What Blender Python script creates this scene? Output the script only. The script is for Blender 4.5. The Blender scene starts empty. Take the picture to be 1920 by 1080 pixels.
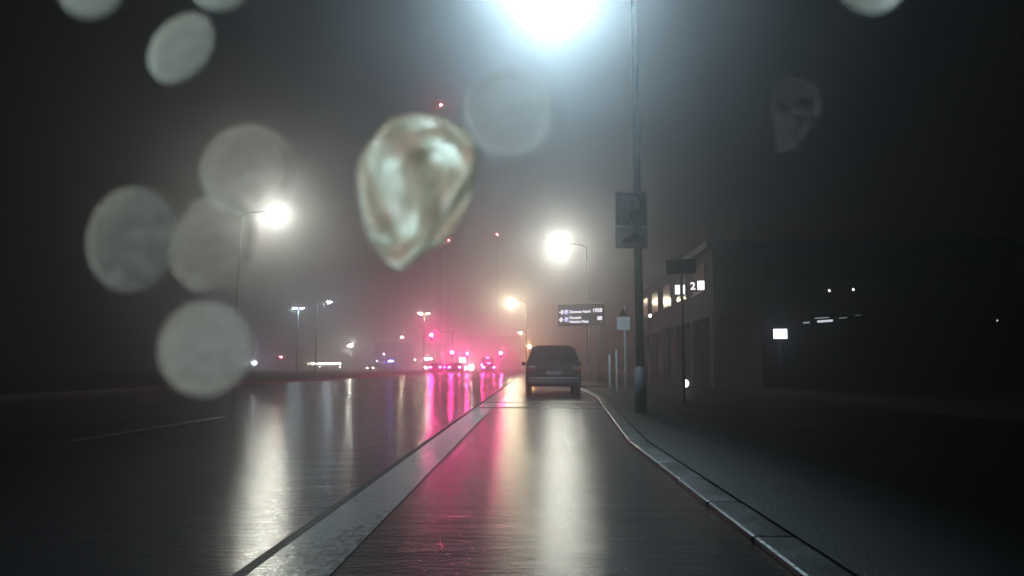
import bpy, bmesh, math, random
from mathutils import Vector, Matrix
random.seed(7)
R = math.radians
sc = bpy.context.scene
C = sc.collection

# ------------------------------------------------------------------ camera
H_CAM = 0.9
F = 1400.0                       # focal length in pixels of a 1920 wide frame
cam_d = bpy.data.cameras.new("camera")
cam = bpy.data.objects.new("camera", cam_d)
C.objects.link(cam)
cam.location = (0, 0, H_CAM)
cam.rotation_euler = (R(90 + 6.03), 0, R(1.55))
cam_d.sensor_width = 36.0
cam_d.lens = 36.0 * F / 1920
cam_d.clip_start = 0.004
cam_d.clip_end = 3000
cam_d.dof.use_dof = True         # small phone-size lens opening, focused down the road
cam_d.dof.focus_distance = 60.0
cam_d.dof.aperture_fstop = 60
sc.camera = cam
CM = Matrix.Translation(cam.location) @ cam.rotation_euler.to_matrix().to_4x4()

def ray(px, py):
    return (CM.to_3x3() @ Vector(((px - 960) / F, -(py - 540) / F, -1.0))).normalized()
def at(px, py, D):               # point of the place at D metres up the road
    d = ray(px, py); return Vector(cam.location) + d * (D / d.y)
def at_h(px, py, H):             # ... at height H
    d = ray(px, py); return Vector(cam.location) + d * ((H - H_CAM) / d.z)

# ------------------------------------------------------------------ world, exposure
w = bpy.data.worlds.new("World"); sc.world = w; w.use_nodes = True
bg = w.node_tree.nodes["Background"]
bg.inputs[0].default_value = (0.35, 0.45, 0.7, 1); bg.inputs[1].default_value = 0.0002   # night sky
sc.view_settings.view_transform = 'Standard'; sc.view_settings.look = 'None'
sc.view_settings.exposure = 0.0; sc.view_settings.gamma = 1.0
cy = sc.cycles
cy.max_bounces = 6; cy.diffuse_bounces = 2; cy.glossy_bounces = 3; cy.transmission_bounces = 6
cy.volume_bounces = 0; cy.transparent_max_bounces = 8
cy.sample_clamp_indirect = 4.0; cy.use_denoising = True

# ------------------------------------------------------------------ materials
def mat(name, col, rough=0.5, metal=0.0, emit=None, es=0.0, var=0.25, vs=6.0, bump=0.0, bs=40.0, spec=0.5):
    m = bpy.data.materials.new(name); m.use_nodes = True
    nt = m.node_tree; n = nt.nodes; b = n["Principled BSDF"]
    b.inputs["Roughness"].default_value = rough; b.inputs["Metallic"].default_value = metal
    b.inputs["Specular IOR Level"].default_value = spec
    tc = n.new("ShaderNodeTexCoord")
    if var:
        no = n.new("ShaderNodeTexNoise"); no.inputs["Scale"].default_value = vs; no.inputs["Detail"].default_value = 5
        nt.links.new(tc.outputs["Object"], no.inputs["Vector"])
        mx = n.new("ShaderNodeMix"); mx.data_type = 'RGBA'
        mx.inputs[6].default_value = (*[c * (1 - var) for c in col], 1)
        mx.inputs[7].default_value = (*[min(1, c * (1 + var)) for c in col], 1)
        nt.links.new(no.outputs["Fac"], mx.inputs[0]); nt.links.new(mx.outputs[2], b.inputs["Base Color"])
    else:
        b.inputs["Base Color"].default_value = (*col, 1)
    if bump:
        n2 = n.new("ShaderNodeTexNoise"); n2.inputs["Scale"].default_value = bs; n2.inputs["Detail"].default_value = 4
        nt.links.new(tc.outputs["Object"], n2.inputs["Vector"])
        bu = n.new("ShaderNodeBump"); bu.inputs["Strength"].default_value = bump; bu.inputs["Distance"].default_value = 0.02
        nt.links.new(n2.outputs["Fac"], bu.inputs["Height"]); nt.links.new(bu.outputs[0], b.inputs["Normal"])
    if emit:
        b.inputs["Emission Color"].default_value = (*emit, 1); b.inputs["Emission Strength"].default_value = es
    return m

def wet(name, col, r0, r1, patch=(0.5, 0.12), fine=0.25, ripple=0.5, hatch=0.9, rseed=0.0, spec=0.5, wear=False):
    """Wet road surface: film of water whose gloss changes from patch to patch, grain and slight waves."""
    m = bpy.data.materials.new(name); m.use_nodes = True
    nt = m.node_tree; n = nt.nodes; L = nt.links.new; b = n["Principled BSDF"]
    geo = n.new("ShaderNodeNewGeometry")
    def noise(scale, sx, sy, det=4, rgh=0.55):
        mp = n.new("ShaderNodeMapping"); mp.inputs["Scale"].default_value = (sx, sy, 1); mp.inputs["Location"].default_value = (rseed, rseed * 2, 0)
        L(geo.outputs["Position"], mp.inputs["Vector"])
        t = n.new("ShaderNodeTexNoise"); t.inputs["Scale"].default_value = scale; t.inputs["Detail"].default_value = det; t.inputs["Roughness"].default_value = rgh
        L(mp.outputs[0], t.inputs["Vector"]); return t.outputs["Fac"]
    p = noise(1.0, patch[0], patch[1], 5)
    mr = n.new("ShaderNodeMapRange"); mr.inputs[1].default_value = 0.22; mr.inputs[2].default_value = 0.78
    mr.inputs[3].default_value = r0; mr.inputs[4].default_value = r1; L(p, mr.inputs[0]); L(mr.outputs[0], b.inputs["Roughness"])
    g = noise(90, 1, 1, 3, 0.7)
    mx = n.new("ShaderNodeMix"); mx.data_type = 'RGBA'
    mx.inputs[6].default_value = (*[c * 0.6 for c in col], 1); mx.inputs[7].default_value = (*[c * 1.4 for c in col], 1)
    L(g, mx.inputs[0]); L(mx.outputs[2], b.inputs["Base Color"])
    if wear:                     # paint rubbed off in flecks and broader tyre-worn stretches
        wn = noise(22, 1, .6, 6, .75); w2 = noise(1.3, 1.5, .5, 3)
        sm = n.new("ShaderNodeMath"); sm.operation = 'MULTIPLY_ADD'; L(w2, sm.inputs[0]); sm.inputs[1].default_value = .5; L(wn, sm.inputs[2])
        m3 = n.new("ShaderNodeMapRange"); m3.inputs[1].default_value = .78; m3.inputs[2].default_value = .90; L(sm.outputs[0], m3.inputs[0])
        mw = n.new("ShaderNodeMix"); mw.data_type = 'RGBA'; mw.inputs[7].default_value = (.03, .03, .03, 1)
        L(m3.outputs[0], mw.inputs[0]); L(mx.outputs[2], mw.inputs[6]); L(mw.outputs[2], b.inputs["Base Color"])
    b.inputs["Specular IOR Level"].default_value = spec
    rp = noise(1.0, 1.2, 3.5, 4, 0.6)
    add = n.new("ShaderNodeMath"); add.operation = 'MULTIPLY_ADD'; L(rp, add.inputs[0]); add.inputs[1].default_value = ripple
    g2 = n.new("ShaderNodeMath"); g2.operation = 'MULTIPLY'; L(noise(45, 1, 0.6, 3, 0.6), g2.inputs[0]); g2.inputs[1].default_value = fine; L(g2.outputs[0], add.inputs[2])
    a2 = n.new("ShaderNodeMath"); a2.operation = 'MULTIPLY_ADD'; L(noise(1.0, 5, 24, 3, 0.6), a2.inputs[0]); a2.inputs[1].default_value = hatch; L(add.outputs[0], a2.inputs[2]); add = a2
    bu = n.new("ShaderNodeBump"); bu.inputs["Strength"].default_value = 1.0; bu.inputs["Distance"].default_value = 0.004
    L(add.outputs[0], bu.inputs["Height"]); L(bu.outputs[0], b.inputs["Normal"])
    return m

M = {}
M['asphalt'] = wet('wet_asphalt', (0.020, 0.020, 0.023), 0.11, 0.20, fine=.45, ripple=3.2)
M['lane'] = wet('worn_wet_asphalt', (0.017, 0.016, 0.016), 0.12, 0.22, fine=.8, ripple=2.4, hatch=.7, rseed=13, spec=.3)
M['paint'] = wet('wet_road_paint', (0.15, 0.15, 0.145), 0.17, 0.3, fine=0.4, ripple=0.5, rseed=4, wear=True)
M['seam'] = wet('bitumen_seam', (0.004, 0.004, 0.004), 0.4, 0.5, fine=0.5, spec=.08)
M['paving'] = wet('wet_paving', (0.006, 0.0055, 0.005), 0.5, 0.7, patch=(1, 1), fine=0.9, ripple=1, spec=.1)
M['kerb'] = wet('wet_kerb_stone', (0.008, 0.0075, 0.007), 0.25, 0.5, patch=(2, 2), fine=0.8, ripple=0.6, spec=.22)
M['soil'] = wet('wet_soil', (0.015, 0.014, 0.012), 0.6, 0.8, fine=1.5)
M['grass'] = mat('dark_grass', (0.02, 0.035, 0.012), 0.8, var=0.4, vs=30)
M['galv'] = mat('galvanised_steel', (0.28, 0.29, 0.3), 0.45, 0.7, bump=0.1)
M['dark'] = mat('dark_metal', (0.03, 0.032, 0.035), 0.45, 0.3)
M['polepaint'] = mat('dull_pole_paint', (0.11, 0.115, 0.115), 0.6, var=0.2)
M['black'] = mat('black_plastic', (0.012, 0.012, 0.013), 0.5)
M['carpaint'] = mat('dark_car_paint', (0.004, 0.004, 0.005), 0.55, 0.0, var=0.1, spec=.12)
M['carpaint2'] = mat('grey_car_paint', (0.05, 0.05, 0.055), 0.3, 0.4, var=0.1)
M['glass'] = mat('car_glass', (0.006, 0.007, 0.008), 0.08, var=0, spec=.25)
M['tyre'] = mat('tyre_rubber', (0.015, 0.015, 0.015), 0.8)
M['rim'] = mat('alloy_rim', (0.3, 0.3, 0.3), 0.35, 0.9)
M['plate'] = mat('number_plate', (0.1, 0.1, 0.1), 0.7, var=0.1)
M['redglass'] = mat('red_lamp_glass', (0.08, 0.003, 0.005), 0.3, var=0, spec=.2)
M['signwhite'] = mat('sign_white', (0.55, 0.56, 0.56), 0.5, var=0.1)
M['signblue'] = mat('sign_blue', (0.02, 0.04, 0.10), 0.45, var=0.15)
M['signback'] = mat('sign_back_grey', (0.16, 0.165, 0.165), 0.5, 0.3, var=0.15)
M['wall'] = mat('rendered_wall', (0.06, 0.054, 0.042), 0.85, var=0.3, vs=1.5, bump=0.3, bs=60)
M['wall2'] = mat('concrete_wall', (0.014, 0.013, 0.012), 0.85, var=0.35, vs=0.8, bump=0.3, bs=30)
M['roof'] = mat('roof_felt', (0.02, 0.02, 0.02), 0.8)
M['pane'] = mat('dark_window', (0.008, 0.009, 0.012), 0.12, var=0)
M['frame'] = mat('window_frame', (0.12, 0.12, 0.12), 0.5)
M['bark'] = mat('wet_bark', (0.04, 0.033, 0.026), 0.7, var=0.5, vs=12, bump=0.6)
M['leaf'] = mat('leaf', (0.03, 0.045, 0.018), 0.55, var=0.4, vs=2)
def emi(name, col, s): return mat(name, (0.5, 0.5, 0.5), 0.4, emit=col, es=s, var=0)

# ------------------------------------------------------------------ mesh helpers
def xf(loc=(0, 0, 0), rot=(0, 0, 0)):
    from mathutils import Euler
    return Matrix.Translation(Vector(loc)) @ Euler(rot).to_matrix().to_4x4()
def box(bm, c, s, rot=(0, 0, 0), bev=0.0):
    r = bmesh.ops.create_cube(bm, size=1.0, matrix=xf(c, rot) @ Matrix.Diagonal((*s, 1)))
    if bev:
        es = list({e for v in r['verts'] for e in v.link_edges})
        bmesh.ops.bevel(bm, geom=es, offset=bev, segments=2, affect='EDGES', profile=0.6)
def tube(bm, pts, rad, seg=10, cap=True):
    pts = [Vector(p) for p in pts]
    rads = rad if isinstance(rad, (list, tuple)) else [rad] * len(pts)
    rings = []
    up = Vector((0, 0, 1))
    for i, p in enumerate(pts):
        d = (pts[min(i + 1, len(pts) - 1)] - pts[max(i - 1, 0)]).normalized()
        a = d.cross(up)
        if a.length < 0.05: a = d.cross(Vector((1, 0, 0)))
        a.normalize(); b = d.cross(a)
        rings.append([bm.verts.new(p + (a * math.cos(t) + b * math.sin(t)) * rads[i]) for t in [2 * math.pi * k / seg for k in range(seg)]])
    for i in range(len(rings) - 1):
        for k in range(seg):
            bm.faces.new((rings[i][k], rings[i][(k + 1) % seg], rings[i + 1][(k + 1) % seg], rings[i + 1][k]))
    if cap:
        bm.faces.new(rings[0][::-1]); bm.faces.new(rings[-1])
def ball(bm, c, r, sx=1, sy=1, sz=1, u=16, v=10):
    bmesh.ops.create_uvsphere(bm, u_segments=u, v_segments=v, radius=1.0, matrix=Matrix.Translation(Vector(c)) @ Matrix.Diagonal((r * sx, r * sy, r * sz, 1)))
def obj(name, bm, m, parent=None, smooth=False):
    bmesh.ops.recalc_face_normals(bm, faces=bm.faces)
    me = bpy.data.meshes.new(name); bm.to_mesh(me); bm.free()
    me.materials.append(m)
    if smooth:
        for p in me.polygons: p.use_smooth = True
    o = bpy.data.objects.new(name, me); C.objects.link(o)
    if parent: o.parent = parent
    return o
def tag(o, label=None, cat=None, group=None, kind=None):
    if label: o['label'] = label
    if cat: o['category'] = cat
    if group: o['group'] = group
    if kind: o['kind'] = kind
    return o
def thing(name, label, cat, loc=(0, 0, 0), rz=0.0, group=None):
    o = bpy.data.objects.new(name, None); C.objects.link(o)
    o.empty_display_size = 0.2
    o.location = loc; o.rotation_euler = (0, 0, rz)
    return tag(o, label, cat, group)
def B(): return bmesh.new()
def ribbon(bm, left, right, z):      # sheet between two polylines [(x,y)...]
    a = [bm.verts.new((x, y, z)) for x, y in left]; b = [bm.verts.new((x, y, z)) for x, y in right]
    for i in range(len(a) - 1): bm.faces.new((a[i], b[i], b[i + 1], a[i + 1]))
def text_part(name, s, size, m, parent, loc, rot=(R(90), 0, 0), depth=0.004, align='LEFT', bold=0.0):
    cu = bpy.data.curves.new(name, 'FONT'); cu.body = s; cu.size = size; cu.extrude = depth; cu.align_x = align; cu.align_y = 'CENTER'; cu.offset = bold
    t = bpy.data.objects.new(name + '_tmp', cu); C.objects.link(t)
    dg = bpy.context.evaluated_depsgraph_get(); dg.update()
    me = bpy.data.meshes.new_from_object(t.evaluated_get(dg)); bpy.data.objects.remove(t)
    me.materials.clear(); me.materials.append(m)
    o = bpy.data.objects.new(name, me); C.objects.link(o); o.parent = parent; o.location = loc; o.rotation_euler = rot
    return o
def copy_tree(o, parent=None):
    c = o.copy(); C.objects.link(c)
    if parent: c.parent = parent
    for ch in o.children: copy_tree(ch, c)
    return c

# ------------------------------------------------------------------ setting
Y0, Y1 = -12.0, 520.0
bm = B(); ribbon(bm, [(-420, Y0 - 20), (-420, 620)], [(420, Y0 - 20), (420, 620)], -0.03)
tag(obj('ground', bm, M['soil']), kind='structure')
def kx(y):                                     # front edge of the right kerb
    return 1.13 + 0.72 * min(1, max(0, (y - 9) / 13))
ys = [Y0, 0, 5, 9, 11, 13, 15, 17, 19, 22, 30, 60, 100, Y1]
bm = B(); ribbon(bm, [(-14.5, y) for y in ys], [(-1.28, y) for y in ys], 0.0)
tag(obj('road', bm, M['asphalt']), kind='structure')
bm = B(); ribbon(bm, [(-1.28, y) for y in ys], [(kx(y), y) for y in ys], 0.0)
tag(obj('lane', bm, M['lane']), kind='structure')
bm = B(); ribbon(bm, [(-1.24, y) for y in ys[:-2]], [(-0.88, y) for y in ys[:-2]], 0.004)
tag(obj('lane_line', bm, M['paint']), kind='structure')
bm = B(); ribbon(bm, [(-1.30, y) for y in ys[:-2]], [(-1.245, y) for y in ys[:-2]], 0.004)
tag(obj('road_seam', bm, M['seam']), kind='structure')
bm = B()
for y in [-2.8, 9.0, 21, 33, 45, 57, 69, 81]:
    ribbon(bm, [(-5.66, y), (-5.66, y + 4.5)], [(-5.5, y), (-5.5, y + 4.5)], 0.004)
tag(obj('lane_dashes', bm, wet('fresh_wet_paint', (0.75, 0.75, 0.73), 0.25, 0.4, fine=0.3)), kind='structure')
bm = B(); ribbon(bm, [(-14.5, 112), (-14.5, 112.5)], [(1.7, 112), (1.7, 112.5)], 0.008)
tag(obj('stop_line', bm, M['paint']), kind='structure')
bm = B()
for y in (16.6, 19.0): ribbon(bm, [(-1.2, y), (-1.2, y + 0.26)], [(kx(y) - 0.01, y), (kx(y) - 0.01, y + 0.26)], 0.008)
tag(obj('road_joint', bm, M['seam']), kind='structure')
# right kerb with stone by stone gaps
bm = B(); y = Y0
while y < 110:
    y2 = y + 0.985; m0 = (y + y2) / 2; x0 = kx(m0)
    a = -math.atan2(kx(y2) - kx(y), 1)
    box(bm, (x0 + 0.11 + random.uniform(-.003, .003), m0, -0.06), (0.22, 0.98, 0.19 + random.uniform(-.004, .004)), (0, 0, a), 0.02)
    y += 1.0
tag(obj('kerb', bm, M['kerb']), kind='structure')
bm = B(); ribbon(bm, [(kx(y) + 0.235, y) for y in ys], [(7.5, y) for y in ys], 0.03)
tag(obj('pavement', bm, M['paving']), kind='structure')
bm = B(); ribbon(bm, [(7.5, y) for y in ys], [(60, y) for y in ys], 0.045)
tag(obj('verge', bm, M['grass']), kind='structure')
bm = B(); box(bm, (-14.61, 250, 0.03), (0.2, 524, 0.2), bev=0.02)
tag(obj('kerb_far', bm, M['kerb']), kind='structure')
bm = B(); ribbon(bm, [(2.25, 31), (2.3, 38), (2.35, 44)], [(3.7, 31), (3.7, 38), (3.7, 44)], 0.056)
tag(obj('path', bm, M['kerb']), kind='structure')

# ------------------------------------------------------------------ street lamps
def street_lamp(px, py, H, col, s, label, side=1, arm=1.8, lens=(0.27, 0.17, 0.15), skirt=(), ady=0.0):
    """pole, arm, head and glowing lens; the lens stands where the photo shows the light."""
    p = at_h(px, py, H)
    t = thing('street_lamp', label, 'street lamp', (p.x + side * arm, p.y + ady, 0), 0, 'street lamps along the road')
    z = p.z; hx = -side * arm
    b_ = B(); tube(b_, [(0, 0, 0), (0, 0, z * .5), (0, 0, z - 0.1)], [0.095, 0.075, 0.055]); tube(b_, [(0, 0, 0), (0, 0, 0.9)], 0.115)
    obj('pole', b_, M['polepaint'], t, True)
    b_ = B(); tube(b_, [(0, 0, z - 0.12), (hx * .3, -ady * .3, z + 0.06), (hx * .75, -ady * .75, z + 0.12), (hx, -ady, z + 0.12)], [0.05, 0.045, 0.04, 0.035])
    obj('arm', b_, M['polepaint'], t, True)
    b_ = B(); ball(b_, (hx, -ady, z + 0.11), 1, 0.42, 0.22, 0.09)
    obj('lamp_head', b_, M['dark'], t, True)
    b_ = B(); ball(b_, (hx, -ady - 0.02, z + 0.0), 1, *lens)
    obj('lens', b_, emi('lamp_light', col, s), t, True)
    for (qx, ql, ya, yb) in skirt:   # added shades, shaped to darken mist and pavement off to the sides
        b_ = B(); box(b_, (hx + qx, -ady + (ya + yb) / 2, z + .1 - ql / 2), (.015, yb - ya, ql)); obj('added_shade', b_, M['dark'], t)
    return t
LW = (0.98, 0.98, 0.84); CW = (0.64, 0.89, 1.0); WW = (1.0, 0.86, 0.58)
LS = 620
LAMP = street_lamp(1045, -75, 9, CW, 15500, 'nearest street lamp, cool white glare cut off by the top edge of the photo', 1, 1.62, (.085, .2, .07), ((-.16, .5, -.7, .35), (.10, .8, -1.2, .35)), ady=.8)
street_lamp(515, 400, 9, LW, 1900, 'big white starry street lamp over the left side of the road', -1, 1.8, (.14, .17, .15), ((-.17, .8, -.8, .3),))
street_lamp(1050, 460, 9, LW, 1900, 'white starry street lamp right of the middle, above the parking sign', 1, 1.8, (.2, .17, .15), ((.24, .65, -.6, .3),))
street_lamp(960, 565, 9, WW, 2600, 'warm yellow street lamp straight above the lane, below the starry one', 1, 1.8, (.24, .17, .15), ((.28, .5, -.5, .3),))
street_lamp(657, 648, 6, LW, 500, 'small sparkling white street lamp with a long streak on the wet road below', -1, 1.8, (0.5, 0.3, 0.25))
street_lamp(754, 632, 7, WW, 400, 'small warm street lamp between the sparkling lamp and the red lights', -1, 1.5)
street_lamp(976, 624, 7, WW, 400, 'faint far street lamp just above the amber light', 1, 1.5)
street_lamp(617, 566, 9, CW, 200, 'single faint white street lamp in the sky right of the twin lamps on the left', -1, 1.5)
def twin_lamp(px, py, dx, H, col, s, label):
    p = at_h(px, py, H); q = at(px + dx, py + 1, p.y)
    t = thing('street_lamp', label, 'street lamp', ((p.x + q.x) / 2, p.y, 0), 0, 'street lamps along the road')
    h = (q.x - p.x) / 2
    b_ = B(); tube(b_, [(0, 0, 0), (0, 0, H - .1)], [0.12, 0.06]); obj('pole', b_, M['galv'], t, True)
    for sg in (-1, 1):
        b_ = B(); tube(b_, [(0, 0, H - .15), (sg * h * .5, 0, H + .08), (sg * h, 0, H + .11)], [0.05, 0.04, 0.035]); obj('arm', b_, M['galv'], t, True)
        b_ = B(); ball(b_, (sg * h, 0, H + .1), 1, .4, .22, .09); obj('lamp_head', b_, M['dark'], t, True)
        b_ = B(); ball(b_, (sg * h, 0, H), 1, .30, .18, .10); obj('lens', b_, emi('lamp_light', col, s * (1 if sg < 0 else .6)), t, True)
twin_lamp(553, 578, 13, 9, CW, 170, 'twin white street lamps high on the far left, close together')
twin_lamp(789, 588, 13, 9, WW, 220, 'twin warm street lamps above the highest red signal')

# ------------------------------------------------------------------ traffic signals
RED = (1.0, 0.025, 0.26)
def signal(px, py, D, label, overhead=False, s=260, r=0.15, side=1):
    p = at(px, py, D)
    px_off = 3.2 if overhead else 0
    t = thing('traffic_light', label, 'traffic light', (p.x + side * px_off, D, 0), 0, 'red traffic lights at the far junction')
    top = p.z + 0.35
    b_ = B(); tube(b_, [(0, .16, 0), (0, .16, top + .2)], [0.09, 0.06])
    obj('pole', b_, M['galv'], t, True)
    if overhead:
        b_ = B(); tube(b_, [(0, .16, top + .1), (-side * px_off, .16, top + .15)], [0.07, 0.045]); obj('mast_arm', b_, M['galv'], t, True)
    x = -side * px_off
    b_ = B(); box(b_, (x, 0, p.z - .32), (.36, .24, 1.08), bev=.03); obj('housing', b_, M['black'], t)
    b_ = B(); ball(b_, (x, -.12, p.z), r, 1, .35, 1); obj('red_lens', b_, emi('red_light', RED, s), t, True)
    for k in (1, 2):
        b_ = B(); ball(b_, (x, -.12, p.z - .33 * k), .11, 1, .3, 1); obj('unlit_lens', b_, M['black'], t, True)
signal(809, 628, 112, 'overhead red traffic light, the highest and leftmost of the red lights', True, s=1300, r=.2)
signal(848, 661, 114, 'low red traffic light, left one of the close pair above the waiting cars', s=1300, r=.2)
signal(876, 663, 122, 'low red traffic light, right one of the close pair above the waiting cars', s=1200, r=.18)
signal(939, 662, 112, 'red traffic light at the right edge of the pink glow', s=1500, r=.18)
# amber light
p = at(993, 650, 80)
t = thing('warning_light', 'round amber light on a post above the dark parked car', 'warning light', (p.x, 80, 0))
b_ = B(); tube(b_, [(0, .1, 0), (0, .1, p.z + .25)], .05); obj('pole', b_, M['galv'], t, True)
b_ = B(); box(b_, (0, 0, p.z), (.34, .2, .4), bev=.03); obj('housing', b_, M['black'], t)
b_ = B(); ball(b_, (0, -.1, p.z), .15, 1, .4, 1); obj('lens', b_, emi('amber_light', (1, .5, .12), 500), t, True)

# ------------------------------------------------------------------ cars
def car_body(L_=4.4, W=1.8, Hh=1.5, van=False):
    """Lofted shell: side profile swept over tapered cross sections. Rear faces -Y."""
    b_ = B()
    if van: prof = [(-.5, .35, .95), (-.495, .7, 1.25), (-.485, 1.0, Hh * .97), (-.46, 1.05, Hh), (.05, 1.02, Hh), (.22, .98, Hh * .93), (.33, .9, Hh * .68), (.47, .8, Hh * .55), (.5, .6, Hh * .4)]
    # stations along the length: (y fraction, beltline z, roof z or None, half width scale)
    st = [(-.50, .78, .86, .90), (-.485, .92, .98, .965), (-.46, .98, 1.18, .985), (-.42, 1.0, Hh - .13, 1.0), (-.36, 1.0, Hh - .03, 1.0), (-.15, .99, Hh, 1.0), (.05, .97, Hh - .03, 1.0),
          (.14, .95, Hh - .18, 1.0), (.27, .92, 1.0, 1.0), (.31, .90, .93, .99), (.42, .82, .85, .96), (.48, .70, .73, .90), (.50, .55, .58, .84)]
    rings = []
    for (yf, zb, zr, ws) in st:
        hw = W / 2 * ws; y = yf * L_
        rf = hw * (0.74 if zr - zb > .25 else 0.90)
        zl = .24 if abs(yf) < .47 else .36
        pts = [(-hw * .9, zl), (-hw, zl + .14), (-hw * 1.0, (zl + zb) / 2 + .1), (-hw * .97, zb), (-rf, zr - .05 if zr - zb > .25 else zr - .01), (-rf * .75, zr), (0, zr + .012),
               (rf * .75, zr), (rf, zr - .05 if zr - zb > .25 else zr - .01), (hw * .97, zb), (hw, (zl + zb) / 2 + .1), (hw, zl + .14), (hw * .9, zl)]
        rings.append([b_.verts.new((x, y, z)) for x, z in pts])
    for a, c in zip(rings, rings[1:]):
        for k in range(len(a) - 1): b_.faces.new((a[k], a[k + 1], c[k + 1], c[k]))
        b_.faces.new((a[-1], a[0], c[0], c[-1]))
    b_.faces.new(rings[0][::-1]); b_.faces.new(rings[-1])
    return b_
def make_car(name, label, loc, paint, rear='off', front='off', L_=4.4, W=1.8, Hh=1.5, rz=0.0, group=None, tail=60, high=False):
    t = thing(name, label, 'car', loc, rz, group)
    obj('body', car_body(L_, W, Hh), paint, t, True)
    hw = W / 2
    b_ = B(); vs = [b_.verts.new(v) for v in [(-hw * .78, -.475 * L_ - .015, 1.03), (hw * .78, -.475 * L_ - .015, 1.03), (hw * .66, -.425 * L_ - .02, Hh - .14), (-hw * .66, -.425 * L_ - .02, Hh - .14)]]
    b_.faces.new(vs); bmesh.ops.solidify(b_, geom=b_.faces[:], thickness=.01); obj('rear_window', b_, M['glass'], t)
    b_ = B(); vs = [b_.verts.new(v) for v in [(-hw * .82, .262 * L_, 1.03), (hw * .82, .262 * L_, 1.03), (hw * .68, .135 * L_ + .02, Hh - .15), (-hw * .68, .135 * L_ + .02, Hh - .15)]]
    b_.faces.new(vs); bmesh.ops.solidify(b_, geom=b_.faces[:], thickness=.01); obj('windscreen', b_, M['glass'], t)
    for sg in (-1, 1):
        b_ = B(); vs = [b_.verts.new(v) for v in [(sg * (hw * .97 + .006), -.40 * L_, 1.03), (sg * (hw * .97 + .006), .20 * L_, 1.0), (sg * (hw * .78 + .006), .08 * L_, Hh - .12), (sg * (hw * .77 + .006), -.34 * L_, Hh - .11)]]
        b_.faces.new(vs); bmesh.ops.solidify(b_, geom=b_.faces[:], thickness=.01); obj('side_window', b_, M['glass'], t)
        b_ = B(); box(b_, (sg * (hw + .09), .17 * L_, 1.02), (.16, .1, .13), bev=.03); obj('wing_mirror', b_, paint, t)
        b_ = B(); box(b_, (sg * hw * .80, -.495 * L_ + .01, .84), (.30, .08, .17), bev=.03)
        if rear == 'on': obj('tail_light', b_, emi('tail_light', RED, tail), t)
        else: obj('tail_light', b_, M['redglass'], t)
        b_ = B(); ball(b_, (sg * hw * .72, .487 * L_, .66), .13, 1.2, .5, .8)
        obj('headlight', b_, emi('head_light', (1, .95, .85), 120) if front == 'on' else M['rim'], t, True)
        for yy in (-.30, .31):
            b_ = B(); tube(b_, [(sg * (hw - .2), yy * L_, .32), (sg * (hw - .01), yy * L_, .32)], .32, 20); wv = obj('wheel', b_, M['tyre'], t)
            b_ = B(); tube(b_, [(sg * (hw - .03), yy * L_, .32), (sg * (hw + .005), yy * L_, .32)], .2, 16); obj('rim', b_, M['rim'], wv)
    b_ = B(); box(b_, (0, -.5 * L_ - .02, .45), (W * .9, .12, .22), bev=.04); obj('rear_bumper', b_, M['black'], t)
    b_ = B(); box(b_, (0, -.5 * L_ - .022, .70), (.52, .02, .11)); obj('number_plate', b_, M['plate'], t)
    if high:
        b_ = B(); box(b_, (0, -.42 * L_ - .03, Hh - .07), (.4, .03, .04)); obj('brake_light', b_, emi('tail_light', RED, tail), t)
    return t
make_car('parked_car', 'dark car with unlit lamps parked at the kerb, seen from behind', (0.72, 27.6, 0), M['carpaint'], L_=4.6, W=1.9, Hh=1.66)
gq = 'cars waiting at the red lights'
def tail_car(px, D, label, **k):
    p = at(px, 690, D); make_car('waiting_car', label, (p.x, D + 2.2, 0), M['carpaint2'], rear='on', group=gq, **k)
tail_car(916.5, 104, 'rightmost waiting car with two bright red tail lights', tail=450, high=True)
tail_car(852, 104, 'waiting car with bright tail lights below the close pair of red signals', tail=400)
tail_car(816, 112, 'leftmost waiting car, tail lights left of the pink reflections', tail=400)
p = at(914, 684, 118)
tail_car(841, 128, 'far waiting car whose tail lights show just above the nearer cars', tail=300)
# van in front of the rightmost one: its lamps stand higher
def make_van(px, D, label):
    p = at(px, 690, D)
    t = thing('waiting_van', label, 'van', (p.x, D, 0), 0)
    b_ = B(); box(b_, (0, 2.6, 1.35), (1.95, 5.2, 2.1), bev=.15); obj('body', b_, M['carpaint2'], t, True)
    b_ = B(); box(b_, (0, -.01, 1.85), (1.5, .02, .7), bev=.005); obj('rear_window', b_, M['glass'], t)
    for sg in (-1, 1):
        b_ = B(); box(b_, (sg * .88, -.02, 1.22), (.17, .06, .34), bev=.02); obj('tail_light', b_, emi('tail_light', RED, 350), t)
        for yy in (.9, 4.2):
            b_ = B(); tube(b_, [(sg * .75, yy, .35), (sg * .96, yy, .35)], .35, 18); obj('wheel', b_, M['tyre'], t)
    b_ = B(); box(b_, (0, -.02, 2.3), (.3, .05, .06)); obj('brake_light', b_, emi('tail_light', RED, 350), t)
make_van(914, 117, 'van with high tail lights and a roof brake light ahead of the rightmost waiting car')
p = at(694, 692, 165)
make_car('oncoming_car', 'oncoming car with two white headlights below the sparkling lamp', (p.x, 165 + 2.2, 0), M['carpaint2'], front='on', rz=math.pi)
p = at(806, 690, 150)
make_car('oncoming_car', 'oncoming car with wide white headlights left of the tail lights', (p.x, 152, 0), M['carpaint2'], front='on', rz=math.pi)

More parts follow.
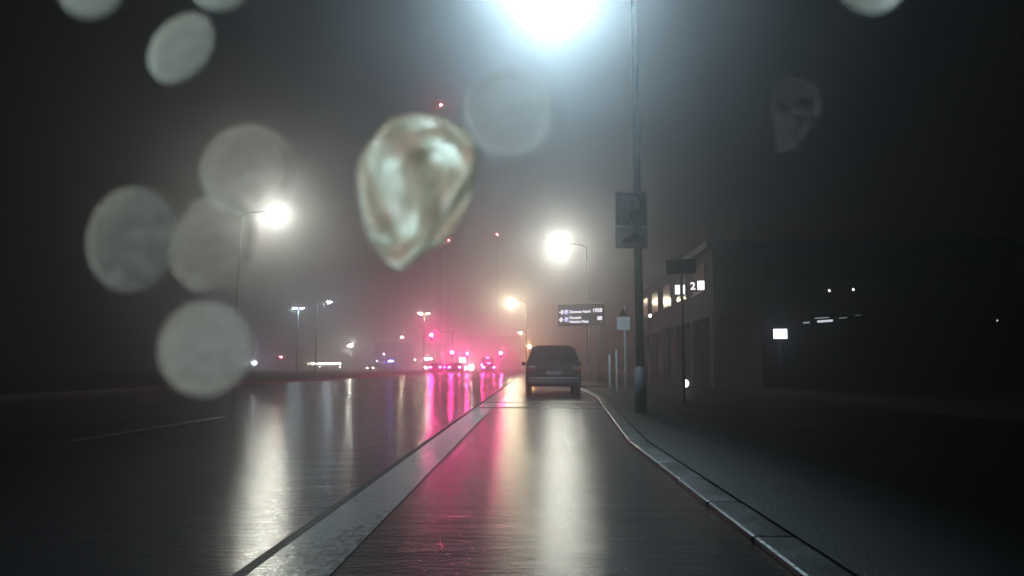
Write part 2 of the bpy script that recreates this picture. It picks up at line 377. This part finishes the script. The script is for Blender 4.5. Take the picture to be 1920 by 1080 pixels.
# ------------------------------------------------------------------ bus far left
D = 235; p0 = at(575, 682, D); p1 = at(640, 682, D)
Lb = p1.x - p0.x
t = thing('bus', 'bus standing side-on with a row of lit windows, far left', 'bus', ((p0.x + p1.x) / 2, D, 0))
b_ = B(); box(b_, (0, 1.25, 1.65), (Lb, 2.5, 2.7), bev=.12); obj('body', b_, M['carpaint2'], t)
wl = emi('bus_window_light', (1, .93, .75), 45)
n_w = 8; z_w = p0.z
for k in range(n_w):
    b_ = B(); box(b_, (-Lb / 2 + (k + .5) * Lb / n_w, -.012, z_w), (Lb / n_w - .28, .03, .62), bev=.01); obj('window', b_, wl if k != 0 else emi('dim_window', (1, .9, .7), 8), t)
for xx in (-Lb * .33, Lb * .3):
    b_ = B(); tube(b_, [(xx, -.03, .5), (xx, .3, .5)], .5, 18); obj('wheel', b_, M['tyre'], t)
for xx in (-Lb * .12, Lb * .46):
    b_ = B(); ball(b_, (xx, -.05, .95), .16, 1, .4, 1); obj('side_light', b_, emi('side_light', (1, .95, .85), 90), t, True)

# ------------------------------------------------------------------ far buildings with small lights
def win(bm_, x, z, w_, h_, y=-.02): box(bm_, (x, y, z), (w_, .04, h_))
def far_block(x0, x1, y, h, label, lit, dark_rows=2, depth=14):
    t = thing('building', label, 'building', ((x0 + x1) / 2, y, 0), 0, 'dark buildings beyond the junction')
    W_ = x1 - x0
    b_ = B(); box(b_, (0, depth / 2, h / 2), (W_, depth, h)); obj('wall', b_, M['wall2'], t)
    b_ = B(); box(b_, (0, depth / 2, h + .2), (W_ + .6, depth + .6, .4)); obj('roof', b_, M['roof'], t)
    n = max(2, int(W_ / 3.2))
    for r_ in range(dark_rows):
        for k in range(n):
            b_ = B(); win(b_, -W_ / 2 + (k + .5) * W_ / n, 1.7 + r_ * 3.1, 1.3, 1.4)
            obj('window', b_, M['pane'], t)
    for (nm, px, py, wp, hp, col, s) in lit:
        p = at(px, py, y - .1); sc_ = y / F
        b_ = B(); box(b_, (p.x - (x0 + x1) / 2, -.1, p.z), (wp * sc_, .05, hp * sc_), bev=.01)
        obj(nm, b_, emi('lit_' + nm, col, s * 12), t)
    return t
def xr(px, y): return at(px, 690, y).x
far_block(xr(700, 260), xr(770, 260), 260, 9, 'dark low building with a small blue lit sign beyond the junction',
          [('blue_sign', 733, 677, 9, 3, (.15, .2, 1), 22), ('small_light', 707, 677, 2, 2, (.5, .4, 1), 15), ('small_light', 720, 664, 2, 2, (1, .8, .7), 15)], 2)
far_block(xr(776, 240), xr(835, 240), 240, 8, 'dark low building with a white strip light left of the red lights',
          [('strip_light', 803, 673, 13, 3, (1, .85, .75), 26), ('small_light', 770.5 + 7, 675, 2, 2, (1, .6, .5), 15), ('shop_window', 800, 689, 14, 3, (1, .8, .6), 8)], 2)
far_block(xr(856, 230), xr(975, 230), 230, 10, 'dark building with two pale lit panels behind the waiting cars',
          [('lit_panel', 863.5, 675, 5, 8, (1, .8, .8), 6), ('lit_panel', 871, 675, 4, 8, (1, .8, .8), 5), ('shop_window', 883, 689, 8, 9, (1, .85, .75), 16), ('shop_window', 874, 690, 4, 6, (1, .85, .75), 9)], 2)
far_block(xr(430, 260), xr(545, 260), 260, 8, 'dark low building with one bluish and one red light at the far left',
          [('small_light', 477, 681, 7, 4, (.75, .8, 1), 45), ('red_light', 527, 669, 3, 3, (1, .1, .15), 40)], 2)

# ------------------------------------------------------------------ masts with red obstruction lights
def mast(px, py, D, label, s):
    p = at(px, py, D); H = p.z
    t = thing('mast', label, 'mast', (p.x, D, 0), 0, 'lattice masts with red obstruction lights')
    b_ = B(); wd = .3
    cs = [(-wd, -wd), (wd, -wd), (wd, wd), (-wd, wd)]
    for c in cs: tube(b_, [(c[0], c[1], 0), (c[0] * .5, c[1] * .5, H - .3)], .025, 4)
    n = int(H / 2.2)
    for k in range(n):
        f0 = 1 - .5 * k / n; f1 = 1 - .5 * (k + 1) / n
        for i in range(4):
            a, c = cs[i], cs[(i + 1) % 4]
            tube(b_, [(a[0] * f0, a[1] * f0, k * H / n), (c[0] * f1, c[1] * f1, (k + 1) * H / n - .3)], .012, 4, False)
    obj('lattice', b_, M['dark'], t)
    b_ = B(); tube(b_, [(0, 0, H - .35), (0, 0, H - .2)], .3); obj('platform', b_, M['dark'], t)
    b_ = B(); ball(b_, (0, 0, H), .22); obj('red_lamp', b_, emi('obstruction_light', (1, .12, .12), s * 8), t, True)
mast(827, 197, 150, 'tallest mast with one tiny red light high in the sky', 60)
mast(932, 440, 190, 'mast with a tiny red light left of the starry white lamp', 30)
mast(841, 451, 190, 'mast with a tiny red light below the big pale raindrop', 30)

# ------------------------------------------------------------------ parking guidance sign
D = 40; pa = at(1050, 594, D - .9 + .9); pb = at(1127, 588, D)
cx, cz = (pa.x + pb.x) / 2, at(1088, 590, D).z
t = thing('parking_sign', 'dark parking guidance sign with lit white arrows, place names and free space numbers', 'sign', (cx, D, 0), R(-22))
b_ = B(); box(b_, (0, .08, cz), (2.55, .12, 1.15), bev=.02); obj('panel', b_, M['dark'], t)
b_ = B(); tube(b_, [(.9, .22, 0), (.9, .22, cz + .5)], .07); tube(b_, [(-.9, .22, cz - .5), (-.9, .22, cz + .5)], .05); tube(b_, [(-.9, .22, cz), (.9, .22, cz)], .05); obj('pole', b_, M['galv'], t, True)
tl = emi('sign_text_light', (.95, .86, 1.0), 1.7); tb = emi('sign_blue_light', (.25, .22, .9), .8)
z1, z2 = cz + .16, cz - .25
def arrow(x, z, sgn):
    b_ = B()
    box(b_, (x, .0, z), (.24, .02, .05))
    for q in (-1, 1): box(b_, (x + sgn * .06, .0, z + q * .055), (.17, .02, .05), (0, q * sgn * R(45), 0))
    obj('arrow', b_, tl, t)
arrow(-1.08, z1, 1); arrow(-1.08, z2, -1)
for z in (z1, z2):
    b_ = B(); box(b_, (-.80, .01, z), (.24, .02, .26), bev=.01); q = obj('parking_symbol', b_, tb, t)
    text_part('letter', 'P', .25, tl, t, (-.80, -.004, z), align='CENTER', bold=.006)
text_part('lettering', 'Zentrum Nord', .19, tl, t, (-.62, -.004, z1), bold=.004)
text_part('lettering', 'Deutsch.', .19, tl, t, (-.62, -.004, z2 + .10), bold=.004)
text_part('lettering', 'Hauning Haus', .19, tl, t, (-.62, -.004, z2 - .12), bold=.004)
text_part('number', '1950', .27, tl, t, (1.2, -.004, z1 + .04), align='RIGHT', bold=.006)
text_part('number', '80', .27, tl, t, (1.2, -.004, z2 + .03), align='RIGHT', bold=.006)

# ------------------------------------------------------------------ roadside signs
D = LAMP.location.y - .14; p = at(1183, 392, D); s1 = D / F
t = thing('parking_board', 'blue P sign above a pale plate, fixed high on the nearest lamp pole', 'sign', (p.x, D, 0), R(6))
b_ = B(); [box(b_, (.09, .035, p.z + q * s1), (.34, .05, .04)) for q in (22, -22, -46)]; obj('bracket', b_, M['dark'], t)
b_ = B(); box(b_, (0, 0, p.z), (62 * s1, .03, 66 * s1), bev=.012); obj('blue_plate', b_, M['signblue'], t)
b_ = B(); fw, fh = 60 * s1, 64 * s1
for a in (-1, 1):
    box(b_, (a * fw / 2, -.018, p.z), (.018, .006, fh)); box(b_, (0, -.0195, p.z + a * fh / 2), (fw, .006, .018))
obj('border', b_, M['signwhite'], t)
text_part('letter', 'P', .62, mat('sign_letter_white', (.85, .86, .86), .5, var=.05), t, (0, -.022, p.z), align='CENTER', bold=.03)
zb = at(1181, 446, D).z
b_ = B(); box(b_, (0, 0, zb), (62 * s1, .03, 40 * s1), bev=.01); obj('lower_plate', b_, M['signwhite'], t)
b_ = B(); vs = [b_.verts.new((x * s1, -.02, zb + z * s1)) for x, z in [(-20, -10), (-14, -2), (-4, 0), (4, 10), (12, 9), (16, 0), (22, -2), (22, -10)]]
b_.faces.new(vs); bmesh.ops.solidify(b_, geom=b_.faces[:], thickness=.006); obj('symbol', b_, M['dark'], t)

D = 19; p = at(1277, 500, D); s1 = D / F
t = thing('direction_sign', 'plain grey rectangular sign on a pole below and right of the P sign', 'sign', (p.x, D, 0), R(-8))
b_ = B(); tube(b_, [(0, .05, 0), (0, .05, p.z + 16 * s1)], .04); obj('pole', b_, M['galv'], t, True)
b_ = B(); box(b_, (0, 0, p.z), (56 * s1, .03, 28 * s1), bev=.01); obj('plate', b_, M['signback'], t)

D = 26.5; p = at(1169, 607, D); s1 = D / F
t = thing('small_sign', 'small pale square sign under a little triangle, on a thin post', 'sign', (p.x, D, 0))
b_ = B(); tube(b_, [(.05, .05, 0), (.05, .05, p.z + 34 * s1)], .035); obj('pole', b_, M['signwhite'], t, True)
b_ = B(); box(b_, (0, 0, p.z), (24 * s1, .03, 25 * s1), bev=.01); obj('plate', b_, M['signwhite'], t)
b_ = B(); zt = p.z + 14 * s1; vs = [b_.verts.new(v) for v in [(-8 * s1, 0, zt), (8 * s1, 0, zt), (0, 0, zt + 17 * s1)]]
b_.faces.new(vs); bmesh.ops.solidify(b_, geom=b_.faces[:], thickness=.02); obj('triangle', b_, M['signback'], t)
for k, (px, hh, lab) in enumerate([(1143, 1.35, 'thin pale post by the pavement, leftmost beside the small square sign'), (1156, 1.5, 'thin pale post by the pavement, between the leftmost post and the sign post')]):
    q = at(px, 690, 26.8)
    t = thing('bollard', lab, 'post', (q.x, 26.8, 0), 0, 'pale posts on the pavement')
    b_ = B(); tube(b_, [(0, 0, 0), (0, 0, hh)], .04); obj('post', b_, M['signwhite'], t, True)
    b_ = B(); ball(b_, (0, 0, hh), .048, 1, 1, .6); obj('cap', b_, M['dark'], t, True)

# ------------------------------------------------------------------ building on the right
BX = 7.0; BY0, BY1 = 31.0, 52.0
t = thing('corner_building', 'dark building on the right with pale pillars and lit sign letters', 'building', (BX, BY0, 0))
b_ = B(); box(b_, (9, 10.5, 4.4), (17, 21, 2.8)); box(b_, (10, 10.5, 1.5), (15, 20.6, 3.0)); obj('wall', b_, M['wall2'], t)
b_ = B(); box(b_, (9, 10.5, 5.95), (17.6, 21.6, .3)); obj('roof', b_, M['roof'], t)
for k in range(6):
    b_ = B(); box(b_, (.65, .4 + k * 4.0, 1.5), (.36, .5, 3.0), bev=.02); obj('pillar', b_, M['wall'], t)
for k in range(5):
    b_ = B(); box(b_, (.48, 2.4 + k * 4.0, 4.8), (.06, 2.2, 1.2)); f_ = obj('window', b_, M['pane'], t)
    b_ = B(); box(b_, (.45, 2.4 + k * 4.0, 4.15), (.16, 2.4, .08)); obj('sill', b_, M['frame'], f_)
for k in range(4):
    b_ = B(); box(b_, (3.5 + k * 3.4, -.02, 4.95), (1.8, .06, 1.0)); obj('window', b_, M['pane'], t)
# lit letters on the road side fascia, seen at a slant
def lit(name, px, py, wpx, hpx, D, col, s, label, cat, rz=0.0, rough=False):
    p = at(px, py, D); k = D / F
    b_ = B()
    if rough:
        for q in range(3):
            box(b_, ((q - 1) * wpx * k * .3, 0, random.uniform(-.1, .1) * hpx * k), (wpx * k * .26, .05, hpx * k * random.uniform(.75, 1)), (0, R(random.uniform(-8, 8)), 0))
    else: box(b_, (0, 0, 0), (wpx * k, .05, hpx * k), bev=.008)
    o = obj(name, b_, emi('lit_' + name, col, s)); o.location = p; o.rotation_euler = (0, 0, rz)
    return tag(o, label, cat)
def light_box(px, py, wpx, hpx, D, txt, s, label):
    p = at(px, py, D); k = D / F
    t = thing('shop_sign', label, 'sign', (p.x, D, p.z), R(-20))
    b_ = B(); box(b_, (0, .06, 0), (wpx * k * 1.25, .1, hpx * k * 1.3), bev=.01); obj('box', b_, M['dark'], t)
    b_ = B(); box(b_, (0, .5, 0), (.06, .8, .06)); obj('bracket', b_, M['dark'], t)
    b_ = B(); box(b_, (0, 0, 0), (wpx * k, .03, hpx * k), bev=.01); obj('lit_face', b_, emi('sign_face_light', (1, .93, .95), s), t)
    return t
light_box(1275, 543, 18, 17, 30.4, '', 2.2, 'bright white lit square sign on the right, left one of two')
light_box(1314, 535, 13, 17, 30.4, '', 2.2, 'bright white lit square sign on the right, right one of two')
t = thing('lit_number', 'small lit figure between the two white square signs', 'sign', at(1299, 537, 30.4), R(-20))
text_part('digit', '2', .42, emi('figure_light', (1, .85, .85), 1.6), t, (0, 0, 0), align='CENTER', bold=.01)
b_ = B(); box(b_, (0, .06, 0), (.35, .08, .5), bev=.01); obj('box', b_, M['dark'], t)
def wall_lamp(px, py, D, s, col, r, label, pole=False):
    p = at(px, py, D)
    t = thing('wall_lamp', label, 'lamp', (p.x, D, p.z if not pole else 0), 0)
    z = 0 if not pole else p.z
    b_ = B(); ball(b_, (0, 0, z), r, 1, .8, 1.2); obj('globe', b_, emi('lamp_globe', col, s), t, True)
    b_ = B(); tube(b_, [(0, 0, z + r * 1.3), (0, 0, z + r * 1.9)], [r * 1.3, r * .4]); obj('cap', b_, M['dark'], t)
    if pole:
        b_ = B(); tube(b_, [(0, 0, 0), (0, 0, z - r * 1.1)], .045); obj('pole', b_, M['dark'], t)
    else:
        b_ = B(); tube(b_, [(0, 0, r * 1.7), (0, .35, r * 1.9)], .02); obj('bracket', b_, M['dark'], t)
wall_lamp(1219, 592, 36, 8, (1, .95, .95), .065, 'small white lamp on a post right of the small square sign', True)
wall_lamp(1555, 545, 30.6, 2.5, (1, .95, .9), .045, 'left one of the two tiny wall lamps high on the dark right side')
wall_lamp(1600, 543, 30.6, 2.5, (1, .95, .9), .045, 'right one of the two tiny wall lamps high on the dark right side')
wall_lamp(1870, 601, 30.6, 1.2, (1, .9, .9), .03, 'single tiny lamp at the far right edge')
wall_lamp(1286, 719, 27, 5, (1, .9, .9), .11, 'low white lamp near the ground in front of the dark building', False)
# lit window and strip lights on the dark right side
p = at(1463, 626, 30.7); k = 30.7 / F
t = thing('lit_screen', 'small bright bluish white screen glowing alone in the dark on the right', 'screen', (p.x, 30.7, p.z), R(-12))
b_ = B(); box(b_, (0, .06, 0), (30 * k, .1, 24 * k), bev=.01); obj('frame', b_, M['black'], t)
b_ = B(); box(b_, (0, 0, 0), (24 * k, .03, 18 * k), bev=.004); obj('display', b_, emi('screen_light', (.78, .82, 1), 3.5), t)
b_ = B(); tube(b_, [(0, .08, -p.z), (0, .08, -12 * k)], .05); obj('stand', b_, M['dark'], t)
for (px, py, wp, hp, s, lab) in [(1512, 605, 12, 3, .35, 'short dim strip light right of the glowing screen'), (1547, 602, 28, 4, .9, 'brightest strip light right of the glowing screen'),
                                 (1541, 596, 26, 2, .3, 'thin dim strip light just above the brightest one'), (1581, 596, 14, 2, .2, 'dim strip light farther right in the dark'), (1609, 591, 10, 1.5, .12, 'faintest strip light at the right end of the row')]:
    p = at(px, py, 30.6); k = 30.6 / F
    t = thing('strip_light', lab, 'lamp', p, 0, 'strip lights on the dark right wall')
    t.rotation_euler = (0, -R(4), 0)
    b_ = B(); box(b_, (0, .05, 0), (wp * k + .04, .08, hp * k + .03), bev=.005); obj('housing', b_, M['dark'], t)
    b_ = B(); box(b_, (0, 0, 0), (wp * k, .03, hp * k), bev=.003); obj('tube', b_, emi('strip_glow', (.9, .93, 1), s), t)

# ------------------------------------------------------------------ drops of the wet lens glass, floating without the pane
def water(name, clear, rim, rough=.7, glow_mix=.4, mottle=.35, tint=(1, .98, .86)):
    """rain water; added translucence, tint and mottle imitate lamp glow, denser towards the rim"""
    m = bpy.data.materials.new(name); m.use_nodes = True
    n = m.node_tree.nodes; L = m.node_tree.links.new
    t0 = n.new("ShaderNodeBsdfTranslucent"); t0.inputs[0].default_value = (*tint, 1)
    rf = n.new("ShaderNodeBsdfRefraction"); rf.inputs["Roughness"].default_value = rough; rf.inputs["IOR"].default_value = 1.33; rf.inputs[0].default_value = (1, .98, .88, 1)
    tr = n.new("ShaderNodeMixShader"); tr.inputs[0].default_value = glow_mix; L(rf.outputs[0], tr.inputs[1]); L(t0.outputs[0], tr.inputs[2])
    gl = n.new("ShaderNodeBsdfTransparent")
    g = n.new("ShaderNodeBsdfGlossy"); g.inputs["Roughness"].default_value = .1
    lw = n.new("ShaderNodeLayerWeight"); lw.inputs[0].default_value = .45
    mr = n.new("ShaderNodeMapRange"); mr.inputs[3].default_value = clear; mr.inputs[4].default_value = rim
    L(lw.outputs["Facing"], mr.inputs[0])
    tc = n.new("ShaderNodeTexCoord"); no = n.new("ShaderNodeTexNoise"); no.inputs["Scale"].default_value = 2600; no.inputs["Detail"].default_value = 3
    L(tc.outputs["Object"], no.inputs[0])
    ad = n.new("ShaderNodeMath"); ad.operation = 'MULTIPLY_ADD'; L(no.outputs["Fac"], ad.inputs[0]); ad.inputs[1].default_value = mottle; L(mr.outputs[0], ad.inputs[2])
    sb = n.new("ShaderNodeMath"); sb.operation = 'SUBTRACT'; sb.use_clamp = True; L(ad.outputs[0], sb.inputs[0]); sb.inputs[1].default_value = mottle / 2
    mx = n.new("ShaderNodeMixShader"); L(sb.outputs[0], mx.inputs[0]); L(gl.outputs[0], mx.inputs[1]); L(tr.outputs[0], mx.inputs[2])
    m2 = n.new("ShaderNodeMixShader"); m2.inputs[0].default_value = .03; L(mx.outputs[0], m2.inputs[1]); L(g.outputs[0], m2.inputs[2])
    L(m2.outputs[0], n["Material Output"].inputs[0])
    return m
WAT = water('rain_water', .24, 1.0, .8, .5)
WAT2 = water('lamp_glow_water', .85, 1.0, .6, .45, .8, (1, .92, .72))  # creamy lamp glow put into tint and mottle
WAT4 = water('clear_rain_water', .03, .8, .9, .8)
WAT3 = water('thin_rain_water', .04, .9, .8, .5, .45)
def drop(px, py, dist, rpx, label, m=None, sx=1.0, sz=1.0, tilt=0.0, lump=0.0, kmin=2, kmax=7, seed=0, face=2.2):
    c = Vector(cam.location) + ray(px, py) * dist
    r = rpx / F * dist
    b_ = B(); bmesh.ops.create_icosphere(b_, subdivisions=5, radius=1.0)
    rnd = random.Random(seed)
    waves = [(Vector([rnd.uniform(-1, 1) for _ in range(3)]).normalized() * rnd.uniform(kmin, kmax), rnd.uniform(0, 6.28), rnd.uniform(.3, 1)) for _ in range(9)]
    ct, st_ = math.cos(tilt), math.sin(tilt)
    for v in b_.verts:
        q = 1 + lump * sum(a * math.sin(k.dot(v.co) + f) for k, f, a in waves) / 3
        x = v.co.x * sx * (1 + .3 * v.co.z * (lump > .15)); z = v.co.z * sz
        k0 = 1 + .25 * (q - 1)                     # outline stays smooth, the face is rippled
        v.co = Vector(((x * ct + z * st_) * k0, v.co.y * .16 * (1 + face * (q - 1)), (z * ct - x * st_) * k0)) * r
    o = obj('raindrop', b_, m or WAT, None, True); o.location = c
    return tag(o, label, 'raindrop', 'raindrops close to the lens')
drop(385, 652, .026, 82, 'round pale raindrop low on the left, beside the row of bus windows', lump=.02, seed=1)
drop(463, 318, .027, 80, 'round raindrop just above the big left street lamp', WAT3, lump=.02, seed=2)
drop(248, 447, .030, 76, 'raindrop farthest left, beside the left street lamp', WAT3, 1, 1.15, lump=.05, seed=3)
drop(400, 455, .029, 78, 'faint raindrop overlapping the lower left of the left street lamp', WAT3, .9, 1.1, .4, lump=.04, seed=4)
drop(340, 90, .034, 56, 'small bright raindrop high on the left', WAT, .85, 1.15, .6, .10, seed=5)
drop(953, 211, .027, 80, 'faint blue grey raindrop under the glare at the top', WAT4, seed=6)
drop(775, 357, .033, 122, 'largest raindrop, a bright lumpy blob left of the middle', WAT2, .86, 1.2, .25, .2, 6, 14, 23, 7.0)
drop(1485, 215, .04, 48, 'dim long raindrop high on the right', water('faint_rain_water', .0, .14, .9, .8, .25, (1, .75, .7)), .8, 1.45, .35, .2, seed=8)
drop(172, -25, .027, 50, 'raindrop cut by the top edge at the left', seed=9)
drop(1630, -38, .03, 55, 'raindrop cut by the top edge at the right', seed=10)
drop(415, -38, .03, 52, 'raindrop cut by the top edge right of the leftmost one', seed=12)

# ------------------------------------------------------------------ rain mist, thickened to imitate lamp glare on the wet lens
b_ = B(); box(b_, (0, 300, 40), (860, 660, 90))
hz = obj('haze', b_, M['dark']); hz.display_type = 'WIRE'
m = bpy.data.materials.new('glare_mist'); m.use_nodes = True
nt = m.node_tree; nt.nodes.remove(nt.nodes["Principled BSDF"])
v = nt.nodes.new("ShaderNodeVolumePrincipled")
v.inputs["Color"].default_value = (.9, .92, .95, 1); v.inputs["Density"].default_value = 0.010; v.inputs["Anisotropy"].default_value = 0.88
nt.links.new(v.outputs[0], nt.nodes["Material Output"].inputs["Volume"])
hz.data.materials.clear(); hz.data.materials.append(m)
tag(hz, 'rain mist lit by the street lamps, standing in for lens glare', None, None, 'stuff')
